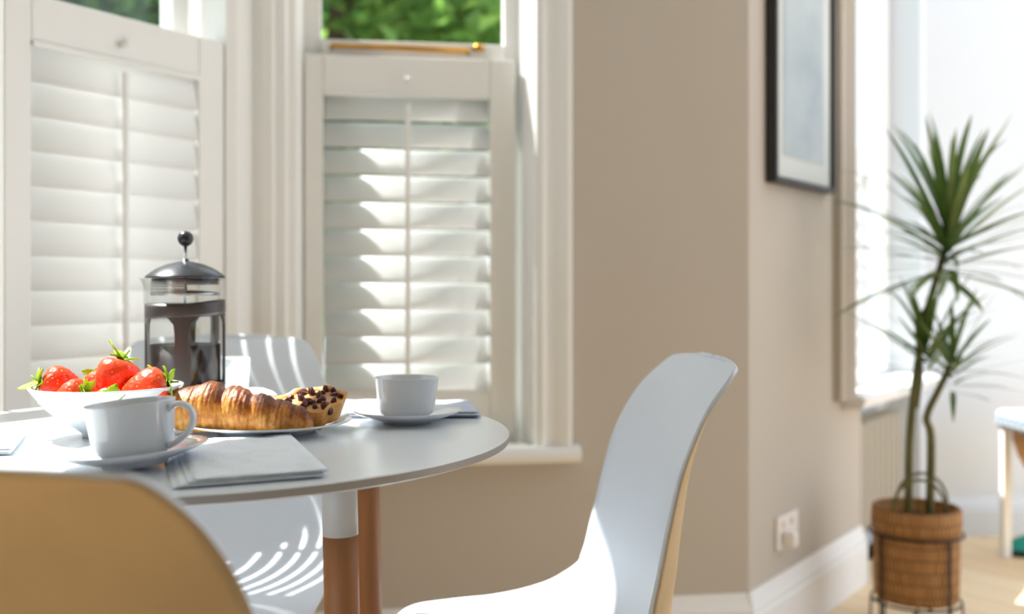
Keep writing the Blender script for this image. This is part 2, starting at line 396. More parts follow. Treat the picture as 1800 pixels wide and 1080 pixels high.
# bay corner: linings and post built of stepped boards
struct(prism('trim_1', [(-0.083, -0.004), (-0.06, -0.012), (-0.035, -0.012), (-0.03, -0.004), (0.0, -0.002), (0.03, 0.03), (0.03, 0.14), (-0.083, 0.14)], SILL-0.01, HEAD, M['wood_white'], mw=WA))
struct(prism('trim_2', [(0.0, -0.004), (0.022, -0.012), (0.044, -0.012), (0.05, -0.004), (0.072, -0.004), (0.078, 0.02), (0.094, 0.024), (0.108, 0.05), (0.108, 0.16), (-0.04, 0.16), (-0.04, 0.02)], SILL-0.01, HEAD, M['wood_white'], mw=WB))
# right architrave of the bay window with its deep jamb
struct(prism('trim_3', [(0.620, 0.16), (0.622, 0.10), (0.648, 0.0), (0.650, -0.016), (0.664, -0.022), (0.676, -0.016), (0.690, -0.016), (0.706, -0.024), (0.722, -0.030), (0.734, -0.028), (0.736, 0.0), (0.70, 0.0), (0.69, 0.16)], SILL-0.002, HEAD+0.08, M['wood_white'], mw=WB))
SI = [(0.13, 0), (-0.030, 0), (-0.042, -0.008), (-0.046, -0.018), (-0.042, -0.030), (-0.030, -0.038), (0.13, -0.038)]
struct(run('trim_4', [(y, z+SILL) for y, z in SI], -0.04, 0.752, M['wood_white'], mw=WB))
struct(run('trim_5', [(y, z+SILL) for y, z in SI], -3.0, 0.02, M['wood_white'], mw=WA))
# second window: architrave and sill
struct(prism('trim_6', [(0.712, 0.16), (0.712, 0.0), (0.706, -0.022), (0.692, -0.045), (0.672, -0.050), (0.640, -0.028), (0.622, -0.024), (0.618, 0.0), (0.68, 0.0)], 0.585, HEAD+0.08, M['wall'], mw=WC))
struct(run('trim_7', [(y, z+0.598) for y, z in ((0.125, 0), (-0.05, 0), (-0.07, -0.012), (-0.06, -0.04), (0.125, -0.06))], 0.700, 1.60, M['wood_white'], mw=WC))

# ------------------------------------------------------------------ plantation shutters
def slat_mesh(length, wd=0.073, th=0.0085):
    n = 16; prof = []
    for i in range(n):
        a = 2*PI*i/n
        prof.append((wd/2*math.cos(a), th/2*math.copysign(abs(math.sin(a))**0.85, math.sin(a))))
    bm = bmesh.new(); r = []
    for x in (0, length): r.append([bm.verts.new((x, y, z)) for y, z in prof])
    for i in range(n): bm.faces.new((r[0][i], r[1][i], r[1][(i+1) % n], r[0][(i+1) % n]))
    bm.faces.new(r[0]); bm.faces.new(r[1][::-1]); bmesh.ops.recalc_face_normals(bm, faces=bm.faces)
    me = bpy.data.meshes.new('slat'); bm.to_mesh(me); bm.free()
    me.materials.append(M['slat']); me.polygons.foreach_set('use_smooth', [len(p.vertices) == 4 for p in me.polygons])
    return me

def shutter(mw, x0, x1, z0, z1, y, sl, sr, label, tilt=60.0, pitch=0.064, top=0.09, group=None, n=11, moulding=True, wd=0.073, th=0.0085):
    t = empty('plantation_shutter', mw=mw @ Matrix.Translation((x0, y, z0)))
    tag(t, label, 'shutter', group)
    W = x1-x0; Hh = z1-z0; D = 0.028
    boxes('stile', [(0, sl, 0, D, 0, Hh)], M['wood_white'], t, bev=0.003)
    boxes('stile', [(W-sr, W, 0, D, 0, Hh)], M['wood_white'], t, bev=0.003)
    ztop = Hh-top; zbot = ztop-n*pitch
    boxes('top_rail', [(sl+0.0005, W-sr-0.0005, 0, D, ztop, Hh)], M['wood_white'], t, bev=0.003)
    boxes('bottom_rail', [(sl+0.0005, W-sr-0.0005, 0, D, 0, zbot)], M['wood_white'], t, bev=0.003)
    if moulding:
        boxes('bead', [(sl+0.001, W-sr-0.001, -0.006, 0.004, ztop-0.006, ztop+0.004)], M['wood_white'], t, bev=0.002)
    me = slat_mesh(W-sl-sr-0.004, wd, th)
    for k in range(n):
        s = bpy.data.objects.new('slat', me); C.objects.link(s); s.parent = t
        s.location = (sl+0.002, D/2, ztop-(k+0.5)*pitch)
        s.rotation_euler = (math.radians(tilt), 0, 0)
    boxes('tilt_rod', [(sl+(W-sl-sr)/2-0.006, sl+(W-sl-sr)/2+0.006, -0.016, -0.007, zbot+0.02, ztop-0.022)], M['wood_white'], t, bev=0.003)
    k = lathe('knob', [(0, 0), (0.006, 0), (0.005, 0.006), (0.009, 0.011), (0.007, 0.017), (0, 0.018)], M['wood_white'], t, 16)
    k.location = (sl+(W-sl-sr)*0.5, 0, Hh-top*0.62); k.rotation_euler = (PI/2, 0, 0)
    return t
GS = 'cafe shutters of the bay window'
shutter(WA, -0.600, -0.085, 0.56, 1.457, 0.0, 0.053, 0.070, 'white cafe shutter behind the coffee press and fruit bowl', 77, group=GS, wd=0.080, th=0.0125)
shutter(WA, -1.120, -0.605, 0.56, 1.457, 0.0, 0.053, 0.053, 'white cafe shutter cut by the left edge of the picture', 70, group=GS, wd=0.076)
shutter(WA, -2.05, -1.125, 0.56, 1.457, 0.0, 0.053, 0.053, 'white cafe shutter beyond the left edge of the picture', 70, group=GS, wd=0.076)
shutter(WB, 0.112, 0.612, 0.56, 1.465, 0.06, 0.044, 0.062, 'white cafe shutter between the bay corner and the beige wall pier', 61, group=GS)
shutter(WC, 0.730, 1.14, 0.60, 1.37, 0.05, 0.02, 0.03, 'white cafe shutter of the far window beside the tall plant', 52, n=10, group=None, moulding=False)

# ------------------------------------------------------------------ garden outside
struct(boxes('ground', [(-14, 10, 4.7, 16, -0.5, -0.4), (-14, -4.6, -4, 4.7, -0.5, -0.4)], M['grass']))
def tree(x, y, h, rad, n, leaf, m, label, seed):
    rnd = random.Random(seed)
    t = empty('garden_tree', (x, y, -0.4)); tag(t, label, 'tree', 'trees outside the bay window')
    tube('trunk', [(0, 0, 0), (0.05, 0.02, h*0.3), (-0.03, 0.05, h*0.62), (0.02, 0, h*0.85)], [0.14, 0.11, 0.08, 0.03], M['bark'], t, 8)
    vs_, fs, tone = [], [], []
    blobs = [(Vector((rnd.uniform(-1, 1)*rad*0.75, rnd.uniform(-0.6, 0.6)*rad*0.6, h*0.62+rnd.uniform(-1, 1)*h*0.34)), rad*rnd.uniform(0.22, 0.42), rnd.random()) for _ in range(46)]
    for i in range(n):
        c, r, tn = rnd.choice(blobs)
        d = Vector((rnd.gauss(0, 1), rnd.gauss(0, 1), rnd.gauss(0, 1))).normalized()
        p = c+d*r*rnd.uniform(0.7, 1.05)
        q = Matrix.Rotation(rnd.uniform(0, 2*PI), 3, 'Z') @ Matrix.Rotation(rnd.uniform(-1.0, 1.0), 3, 'X')
        L = leaf*rnd.uniform(0.7, 1.3); W = L*0.32; b = len(vs_)
        for co in ((0, 0, 0), (W, L*0.45, 0.12*L), (0, L, -0.1*L), (-W, L*0.45, 0.12*L)): vs_.append(p+q @ Vector(co))
        fs += [(b, b+1, b+2), (b, b+2, b+3)]; v = min(1, max(0, 0.75*tn+rnd.uniform(-0.1, 0.35))); tone += [v]*4
    me = bpy.data.meshes.new('crown'); me.from_pydata([tuple(v) for v in vs_], [], fs); me.update()
    a = me.attributes.new('tone', 'FLOAT', 'POINT'); a.data.foreach_set('value', tone)
    o = link('crown', me, m, t, False); o['kind'] = 'stuff'
    return t
tree(-2.95, 5.6, 4.0, 1.0, 9000, 0.16, M['foliage'], 'dense green tree in the garden seen above the left shutter', 3)
tree(-0.95, 5.9, 4.2, 1.0, 9000, 0.16, M['foliage2'], 'bright lime green tree seen at the left of the front window pane', 5)
tree(0.75, 7.3, 4.0, 1.0, 9000, 0.16, M['foliage'], 'deep green tree seen at the right of the front window pane', 9)
tree(-1.9, 9.4, 4.8, 1.9, 12000, 0.20, M['foliage'], 'broad dark tree far back in the garden behind the window', 11)

# ------------------------------------------------------------------ dining table
TX, TY, TZ, TR = -0.409, 1.308, 0.74, 0.4057
tb = tag(empty('dining_table', (TX, TY, 0)), 'round white breakfast table with turned wooden legs', 'table')
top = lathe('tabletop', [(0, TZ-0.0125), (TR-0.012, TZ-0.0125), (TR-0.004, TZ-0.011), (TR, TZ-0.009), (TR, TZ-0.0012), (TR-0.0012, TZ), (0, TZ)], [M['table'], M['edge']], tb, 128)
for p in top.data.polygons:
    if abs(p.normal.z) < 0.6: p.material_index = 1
md = top.modifiers.new('edges', 'EDGE_SPLIT'); md.split_angle = math.radians(30)
lathe('under_frame', [(0.20, TZ-0.0126), (0.20, TZ-0.030), (0.23, TZ-0.030), (0.23, TZ-0.0126)], M['sleeve'], tb, 48, smooth=False)
for a in (-36.5, 43.5, 142.5, 221.4):
    ca, sa = math.cos(math.radians(a)), math.sin(math.radians(a))
    r0, r1 = 0.275, 0.295
    f = lambda z: ((r0+(r1-r0)*(TZ-0.012-z)/(TZ-0.012))*ca, (r0+(r1-r0)*(TZ-0.012-z)/(TZ-0.012))*sa, z)
    lg = tube('leg', [f(0.0), f(0.3), f(0.6), f(0.653)], [0.0155, 0.0178, 0.0192, 0.0193], M['legwood'], tb, 24)
    tube('leg_sleeve', [f(0.653), f(0.70), f(TZ-0.0127)], [0.0194, 0.0193, 0.0190], M['sleeve'], lg, 24)

# ------------------------------------------------------------------ moulded chairs
PROF = [(0.405, 0.368), (0.395, 0.394), (0.355, 0.410), (0.28, 0.409), (0.19, 0.404), (0.10, 0.404), (0.03, 0.412), (-0.030, 0.436), (-0.058, 0.480),
        (-0.070, 0.545), (-0.078, 0.62), (-0.088, 0.69), (-0.107, 0.755), (-0.128, 0.795), (-0.147, 0.82)]
HW_TOP = [(0, 0.158), (0.02, 0.166), (0.046, 0.179), (0.082, 0.196), (0.15, 0.212), (0.25, 0.220), (0.34, 0.226), (0.42, 0.232)]
HW_FRONT = [(0, 0.205), (0.035, 0.212), (0.08, 0.220), (0.15, 0.228), (0.25, 0.232)]
def corner(s, c, n):
    f = 1-min(1, max(0, s)/c); return max(1e-5, 1-f**n)**(1/n)
PROF = [(f*0.78 if f > 0 else f, z) for f, z in PROF]
def chair_shell():
    nt, ns = 90, 28
    pr = spline([(f, 0, z) for f, z in PROF], nt*4)
    acc = [0]
    for a, b in zip(pr, pr[1:]): acc.append(acc[-1]+(b-a).length)
    L = acc[-1]; pts = []
    # denser rows near both ends so that the corners stay round
    for i in range(nt):
        u = i/(nt-1); u = 0.5-0.5*math.cos(PI*u) if True else u
        s = u*L; k = max(j for j in range(len(acc)) if acc[j] <= s+1e-9); k = min(k, len(pr)-2)
        t = (s-acc[k])/(acc[k+1]-acc[k]); p = pr[k].lerp(pr[k+1], t); d = (pr[k+1]-pr[k]).normalized()
        pts.append((p, d, s))
    bm = bmesh.new(); grid = []
    for p, d, s in pts:
        hw = min(sum(lerp_table(HW_TOP, L-s+(q-3)*0.012) for q in range(7))/7*corner(L-s, 0.05, 4), lerp_table(HW_FRONT, s)*corner(s, 0.07, 3))
        nrm = Vector((d.z, 0, -d.x))
        if nrm.z < 0 and nrm.x < 0: nrm = -nrm
        nrm = Vector((abs(d.z), 0, -d.x)) if d.z >= 0 else Vector((d.z, 0, -d.x))
        x = s/L
        LT = [(0, 0.0), (0.12, 0.010), (0.28, 0.026), (0.45, 0.056), (0.55, 0.068), (0.7, 0.055), (0.85, 0.040), (0.95, 0.018), (1, 0.004)]
        lift = sum(lerp_table(LT, x+(q-5)*0.014) for q in range(11))/11*min(1, (1-x)/0.03+0.35)
        row = []
        for j in range(ns):
            c = -1+2*j/(ns-1); c = math.sin(c*PI/2)*0.35+c*0.65
            row.append(bm.verts.new(p+Vector((0, c*hw, 0))+nrm*lift*abs(c)**2.6))
        grid.append(row)
    for i in range(nt-1):
        for j in range(ns-1): bm.faces.new((grid[i][j], grid[i][j+1], grid[i+1][j+1], grid[i+1][j]))
    bm.normal_update()
    # the sitter's side is the outside of the sheet
    mid = [f for f in bm.faces if abs(f.calc_center_median().x-0.2) < 0.05]
    if sum(f.normal.z for f in mid) < 0: bmesh.ops.reverse_faces(bm, faces=bm.faces)
    me = bpy.data.meshes.new('shell'); bm.to_mesh(me); bm.free()
    return me
SHELL = chair_shell()
def chair(x, y, ang, label):
    """ang: direction the sitter faces, degrees from +x"""
    t = tag(empty('dining_chair', (x, y, 0), math.radians(ang)), label, 'chair', 'moulded shell chairs round the table')
    me = SHELL if not SHELL.users else SHELL.copy()
    s = link('shell', me, [M['plastic'], M['tan']], t)  # 'tan' is the white shell's back with shade and floor bounce in its colour
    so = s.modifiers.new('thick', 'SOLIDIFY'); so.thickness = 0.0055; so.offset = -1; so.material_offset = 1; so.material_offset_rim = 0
    for fx, fy, gx, gy in ((0.20, 0.13, 0.29, 0.21), (0.20, -0.13, 0.29, -0.21), (0.06, 0.12, -0.04, 0.20), (0.06, -0.12, -0.04, -0.20)):
        tube('leg', [(fx, fy, 0.375), ((fx+gx)/2, (fy+gy)/2, 0.19), (gx, gy, 0.0)], [0.012, 0.0155, 0.010], M['legwood'], t, 14)
    tube('brace', [(0.245, 0.17, 0.19), (0.13, 0, 0.27), (0.01, -0.16, 0.19)], 0.004, M['iron'], t, 8)
    tube('brace', [(0.245, -0.17, 0.19), (0.13, 0, 0.262), (0.01, 0.16, 0.19)], 0.004, M['iron'], t, 8)
    boxes('seat_mount', [(0.03, 0.23, -0.14, 0.14, 0.374, 0.390)], M['iron'], t, bev=0.004)
    return t
chair(0.138, 1.475, 185, 'white shell chair on the right with its shade-tinted back towards the beige wall')
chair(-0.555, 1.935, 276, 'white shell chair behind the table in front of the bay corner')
chair(-0.377, 0.738, 90, 'nearest shell chair, its shade-tinted back filling the lower left corner')

# ------------------------------------------------------------------ crockery
CUP = [(0, 0.0), (0.024, 0.0), (0.026, 0.001), (0.0262, 0.003), (0.030, 0.0042), (0.0355, 0.008), (0.0380, 0.014), (0.0396, 0.024), (0.0412, 0.040), (0.0428, 0.0545), (0.0430, 0.0555), (0.0424, 0.0562),
       (0.0412, 0.0555), (0.0394, 0.040), (0.0376, 0.024), (0.0355, 0.014), (0.030, 0.008), (0, 0.006)]
SAUCER = [(0, 0.0035), (0.028, 0.0035), (0.029, 0.0), (0.0315, 0.0), (0.033, 0.003), (0.050, 0.0075), (0.062, 0.0115), (0.0715, 0.0155), (0.0728, 0.0168), (0.0718, 0.0176), (0.062, 0.0146), (0.046, 0.0098), (0.030, 0.0068), (0.027, 0.0056), (0, 0.0056)]
def saucer(loc, rot, label, sc=1.0):
    o = tag(lathe('saucer', SAUCER, M['china'], None, 72), label, 'saucer', 'white saucers on the table')
    o.location = loc; o.rotation_euler = rot; o.scale = (sc,)*3; return o
def cup(loc, rot, label, handle, sc=1.0):
    t = tag(empty('coffee_cup', loc), label, 'cup', 'white coffee cups on the table'); t.rotation_euler = rot; t.scale = (sc,)*3
    lathe('cup_body', CUP, M['china'], t, 72)
    pts = spline([(0.0395, 0, 0.0455), (0.0500, 0, 0.0510), (0.0615, 0, 0.0480), (0.0665, 0, 0.0375), (0.0615, 0, 0.0255), (0.0505, 0, 0.0165), (0.0375, 0, 0.0105)], 26)
    bm = bmesh.new(); rings = []
    for i, p in enumerate(pts):
        tn = (pts[min(i+1, 25)]-pts[max(i-1, 0)]).normalized(); nn = Vector((tn.z, 0, -tn.x)); wd = 0.0048; th = 0.0030
        rings.append([bm.verts.new(p+nn*th*math.cos(a)+Vector((0, 1, 0))*wd*math.sin(a)) for a in [2*PI*k/12 for k in range(12)]])
    for a, b in zip(rings, rings[1:]):
        for k in range(12): bm.faces.new((a[k], a[(k+1) % 12], b[(k+1) % 12], b[k]))
    bm.faces.new(rings[0][::-1]); bm.faces.new(rings[-1])
    h = from_bm('cup_handle', bm, M['china'], t, True); h.rotation_euler = (0, 0, handle)
    return t
TILT = math.radians(-5.0)
R1 = Matrix.Rotation(TILT, 4, 'Y')
saucer((-0.380, 1.062, TZ+0.0032), (0, TILT, 0), 'white saucer tilted onto the napkin under the nearest cup', 1.0)
cup(Vector((-0.380, 1.062, TZ+0.0032))+(R1 @ Vector((0, 0, 0.0057))), (0, TILT, 0), 'white coffee cup with loop handle, nearest on the table', math.radians(-12), 1.03)
saucer((-0.1405, 1.405, TZ+0.0003), (0, 0, 0), 'white saucer on the table near its right edge')
cup((-0.1405, 1.405, TZ+0.0061), (0, 0, 0), 'white coffee cup on the far saucer near the table edge', math.radians(105), 0.985)

PLATE = [(0, 0.004), (0.055, 0.004), (0.056, 0.0), (0.060, 0.0), (0.062, 0.004), (0.080, 0.008), (0.103, 0.0135), (0.1045, 0.0148), (0.1035, 0.0158), (0.082, 0.0112), (0.066, 0.0075), (0.060, 0.0068), (0, 0.0068)]
pl = tag(lathe('pastry_plate', PLATE, M['china'], None, 96), 'white plate under the croissant and pastries', 'plate'); pl.location = (-0.306, 1.318, TZ+0.0003)

BOWL = [(0, 0.004), (0.024, 0.004), (0.025, 0.0), (0.0285, 0.0), (0.0290, 0.005), (0.034, 0.0085), (0.052, 0.020), (0.070, 0.036), (0.083, 0.052), (0.0895, 0.0605), (0.0890, 0.0622), (0.0865, 0.0620), (0.079, 0.0535), (0.066, 0.0385), (0.048, 0.0235), (0.030, 0.0125), (0, 0.0105)]
bo = tag(lathe('fruit_bowl', BOWL, M['china'], None, 96), 'white flared bowl heaped with strawberries', 'bowl'); bo.location = (-0.493, 1.282, TZ+0.0003)

# ------------------------------------------------------------------ strawberries
def berry(loc, rot, sc, label, seed):
    rnd = random.Random(seed)
    t = tag(empty('strawberry', loc), label, 'strawberry', 'strawberries in the bowl'); t.rotation_euler = rot; t.scale = (sc,)*3
    prof = [(0, -0.026), (0.005, -0.0255), (0.010, -0.021), (0.0155, -0.012), (0.0195, -0.001), (0.0205, 0.007), (0.019, 0.0135), (0.0145, 0.0175), (0.008, 0.0185), (0, 0.0175)]
    b = lathe('berry_flesh', prof, M['berry'], t, 28)
    sx = 1+rnd.uniform(-0.06, 0.1)
    for v in b.data.vertices:
        n = math.sin(v.co.x*180+seed)*math.cos(v.co.z*140+seed*2)*0.0006
        v.co.x = v.co.x*sx+n; v.co.y = v.co.y/sx
    bm = bmesh.new()
    for k in range(9):
        a = 2*PI*k/9+rnd.uniform(-0.2, 0.2); L = rnd.uniform(0.015, 0.022); up = rnd.uniform(-0.2, 0.9); W = L*0.34
        d = Vector((math.cos(a), math.sin(a), 0)); s = Vector((-d.y, d.x, 0)); base = Vector((0, 0, 0.0182))
        rows = []
        for f, wf in ((0, 0.5), (0.3, 1.0), (0.65, 0.8), (1.0, 0.04)):
            c = base+d*L*f*(1-0.25*up*f)+Vector((0, 0, L*(up*f-0.6*(1-up)*f*f*0.8)))
            rows.append([bm.verts.new(c-s*W*wf+Vector((0, 0, 0.0016))), bm.verts.new(c), bm.verts.new(c+s*W*wf+Vector((0, 0, 0.0016)))])
        for r0, r1 in zip(rows, rows[1:]):
            bm.faces.new((r0[0], r0[1], r1[1], r1[0])); bm.faces.new((r0[1], r0[2], r1[2], r1[1]))
    cx = from_bm('calyx', bm, M['calyx'], t, True)
    so = cx.modifiers.new('thick', 'SOLIDIFY'); so.thickness = 0.0006
    tube('stalk', [(0, 0, 0.017), (0.001, 0, 0.024), (0.003, 0.001, 0.030)], [0.0014, 0.0012, 0.0010], M['calyx'], t, 6)
    return t
BX, BY, BZ = -0.493, 1.282, TZ
rad = math.radians
berry((BX+0.012, BY-0.004, BZ+0.0690), (rad(-14), rad(14), 0), 1.30, 'topmost strawberry standing leaves up on the heap', 1)
berry((BX-0.054, BY-0.010, BZ+0.0590), (rad(8), rad(-68), rad(14)), 1.18, 'strawberry at the left of the bowl with leaves to the left', 2)
berry((BX+0.056, BY-0.020, BZ+0.0590), (rad(-4), rad(72), rad(16)), 1.22, 'red strawberry at the right of the bowl with leaves to the right', 3)
berry((BX-0.020, BY-0.052, BZ+0.0530), (rad(10), rad(72), rad(-10)), 1.0, 'strawberry at the front left with its leaves towards the middle', 4)
berry((BX+0.022, BY-0.052, BZ+0.0440), (rad(62), rad(10), rad(20)), 0.95, 'strawberry at the front under the topmost one, leaves showing at the rim', 5)
berry((BX-0.026, BY+0.042, BZ+0.0560), (rad(-30), rad(-30), 0), 0.95, 'strawberry at the back left of the bowl behind the others', 6)
berry((BX+0.032, BY+0.038, BZ+0.0560), (rad(-40), rad(40), 0), 0.95, 'strawberry at the back right of the bowl behind the others', 7)
berry((BX+0.000, BY+0.004, BZ+0.0330), (rad(90), 0, rad(40)), 0.85, 'strawberry buried in the middle of the bowl', 8)

# ------------------------------------------------------------------ pastries
def croissant():
    t = None
    nt, ns = 190, 56
    L = 0.188; bm = bmesh.new(); uvl = bm.loops.layers.uv.new('UVMap'); bk = bm.verts.layers.float.new('bake')
    rnd = random.Random(4); rings = []
    tbl = [(0.0, 0.40), (0.03, 0.66), (0.08, 0.80), (0.15, 0.88), (0.24, 0.98), (0.31, 1.06), (0.365, 1.02), (0.395, 0.86), (0.44, 0.96), (0.50, 0.94), (0.555, 0.86),
           (0.585, 0.74), (0.63, 0.80), (0.69, 0.76), (0.735, 0.66), (0.77, 0.68), (0.83, 0.62), (0.875, 0.54), (0.92, 0.52), (0.97, 0.42), (1.0, 0.26)]
    for i in range(nt):
        u = i/(nt-1); x = (u-0.5)*L
        base = lerp_table(tbl, u)
        cy = -0.018*((u-0.42)*2)**2
        ring = []
        for j in range(ns):
            a = 2*PI*j/ns
            ca, sa = math.cos(a), math.sin(a)
            # the wraps run slanting round the roll
            w2 = min(max(u+0.024*math.cos(a+0.9), 0.0), 1.0)
            sw = lerp_table(tbl, w2) if 0.05 < u < 0.95 else base
            sw = 0.5*(sw+lerp_table(tbl, min(max(w2+0.008, 0), 1))) if 0.05 < u < 0.95 else sw
            flake = 0.012*math.sin(u*125+2.5*math.sin(a*2+u*9))+0.010*math.sin(u*210+a*3)+0.020*math.sin(u*21+a*2.3)*math.sin(a*1.5+1)
            rr = 0.0300*(sw+flake*min(1, base*1.3))
            y = ca*rr*1.05; z = max(sa*rr, -0.60*0.0300*base)
            v = bm.verts.new((x, y+cy, z+0.60*0.0300*base+0.0070*max(0, (0.25-u)/0.25)**1.2+0.0022*max(0, (u-0.75)/0.25)))
            rise = (sw-base)/0.2
            v[bk] = 0.30*max(0, sa)**1.5+0.16*max(-1, min(1, rise))-0.12*max(0, -sa)-0.14*max(0, 0.30-u)+0.06
            ring.append(v)
        rings.append(ring)
    for i in range(nt-1):
        for j in range(ns):
            f = bm.faces.new((rings[i][j], rings[i+1][j], rings[i+1][(j+1) % ns], rings[i][(j+1) % ns]))
            for lp, (uu, vv) in zip(f.loops, ((i, j), (i+1, j), (i+1, j+1), (i, j+1))): lp[uvl].uv = (uu/nt, vv/ns)
    bm.faces.new(rings[0]); bm.faces.new(rings[-1][::-1])
    return from_bm('croissant', bm, M['croissant'], None, True)
cr = tag(croissant(), 'golden brown flaky croissant at the front of the plate', 'croissant')
cr.location = (-0.332, 1.281, TZ+0.0080); cr.rotation_euler = (0, 0, rad(-1)); cr.scale = (1.0, 1.0, 1.17)

def tart():
    t = tag(empty('raisin_tart', (-0.2565, 1.331, TZ+0.0215)), 'raisin topped pastry leaning at the right end of the croissant', 'pastry')
    t.rotation_euler = (rad(14), rad(-6), 0)
    R = 0.0475
    prof = [(0, -0.009), (R*0.74, -0.009), (R*0.80, -0.006), (R*0.90, 0.003), (R*1.0, 0.0135), (R*1.04, 0.0175), (R*1.0, 0.0190), (R*0.94, 0.0165), (R*0.90, 0.0145)]
    c = lathe('crust', prof, M['crust'], t, 64, uv=True)
    rnd = random.Random(5)
    for v in c.data.vertices:
        a = math.atan2(v.co.y, v.co.x); k = 1+0.03*math.sin(5*a+1)+0.02*math.sin(11*a)
        v.co.x *= k; v.co.y *= k; v.co.z += 0.0018*math.sin(7*a)+0.0010*math.sin(13*a)
    lathe('filling', [(R*0.93, 0.0140), (R*0.8, 0.0162), (R*0.4, 0.0180), (0, 0.0185)], M['filling'], t, 48)
    spots = []
    bm = bmesh.new(); bmesh.ops.create_icosphere(bm, subdivisions=2, radius=0.0042)
    for v in bm.verts: v.co *= 1+0.12*math.sin(v.co.x*1900)*math.cos(v.co.y*1700)
    me = bpy.data.meshes.new('raisin'); bm.to_mesh(me); bm.free(); me.materials.append(M['raisin']); me.polygons.foreach_set('use_smooth', [True]*len(me.polygons))
    tries = 0
    while len(spots) < 26 and tries < 4000:
        tries += 1
        r = R*0.88*math.sqrt(rnd.random()); a = rnd.uniform(0, 2*PI); p = (r*math.cos(a), r*math.sin(a))
        if all(math.dist(p, q) > 0.0095 for q in spots): spots.append(p)
    for p in spots:
        o = bpy.data.objects.new('raisin', me); C.objects.link(o); o.parent = t
        o.location = (p[0], p[1], 0.0185-0.0035*(math.hypot(*p)/R)**2); o.rotation_euler = (rnd.uniform(0, 6), rnd.uniform(0, 6), rnd.uniform(0, 6))
        s = rnd.uniform(1.0, 1.6); o.scale = (s*1.55, s*0.9, s*0.75)
    return t
tart()
def iced_bun():
    t = tag(empty('iced_bun', (-0.338, 1.374, TZ+0.0110)), 'small white iced bun half hidden behind the croissant', 'pastry')
    lathe('bun_body', [(0, 0.0), (0.024, 0.0), (0.031, 0.008), (0.0325, 0.018), (0.029, 0.028), (0.020, 0.034), (0, 0.0365)], M['crust'], t, 40, uv=True)
    ic = lathe('icing', [(0.0315, 0.0205), (0.0312, 0.0255), (0.0255, 0.0335), (0.014, 0.0380), (0, 0.0392)], M['icing'], t, 40)
    for v in ic.data.vertices:
        a = math.atan2(v.co.y, v.co.x)
        if math.hypot(v.co.x, v.co.y) > 0.029: v.co.z += 0.003*math.sin(5*a)
    ic.scale = (1.02, 1.02, 1.0)
    return t
iced_bun()

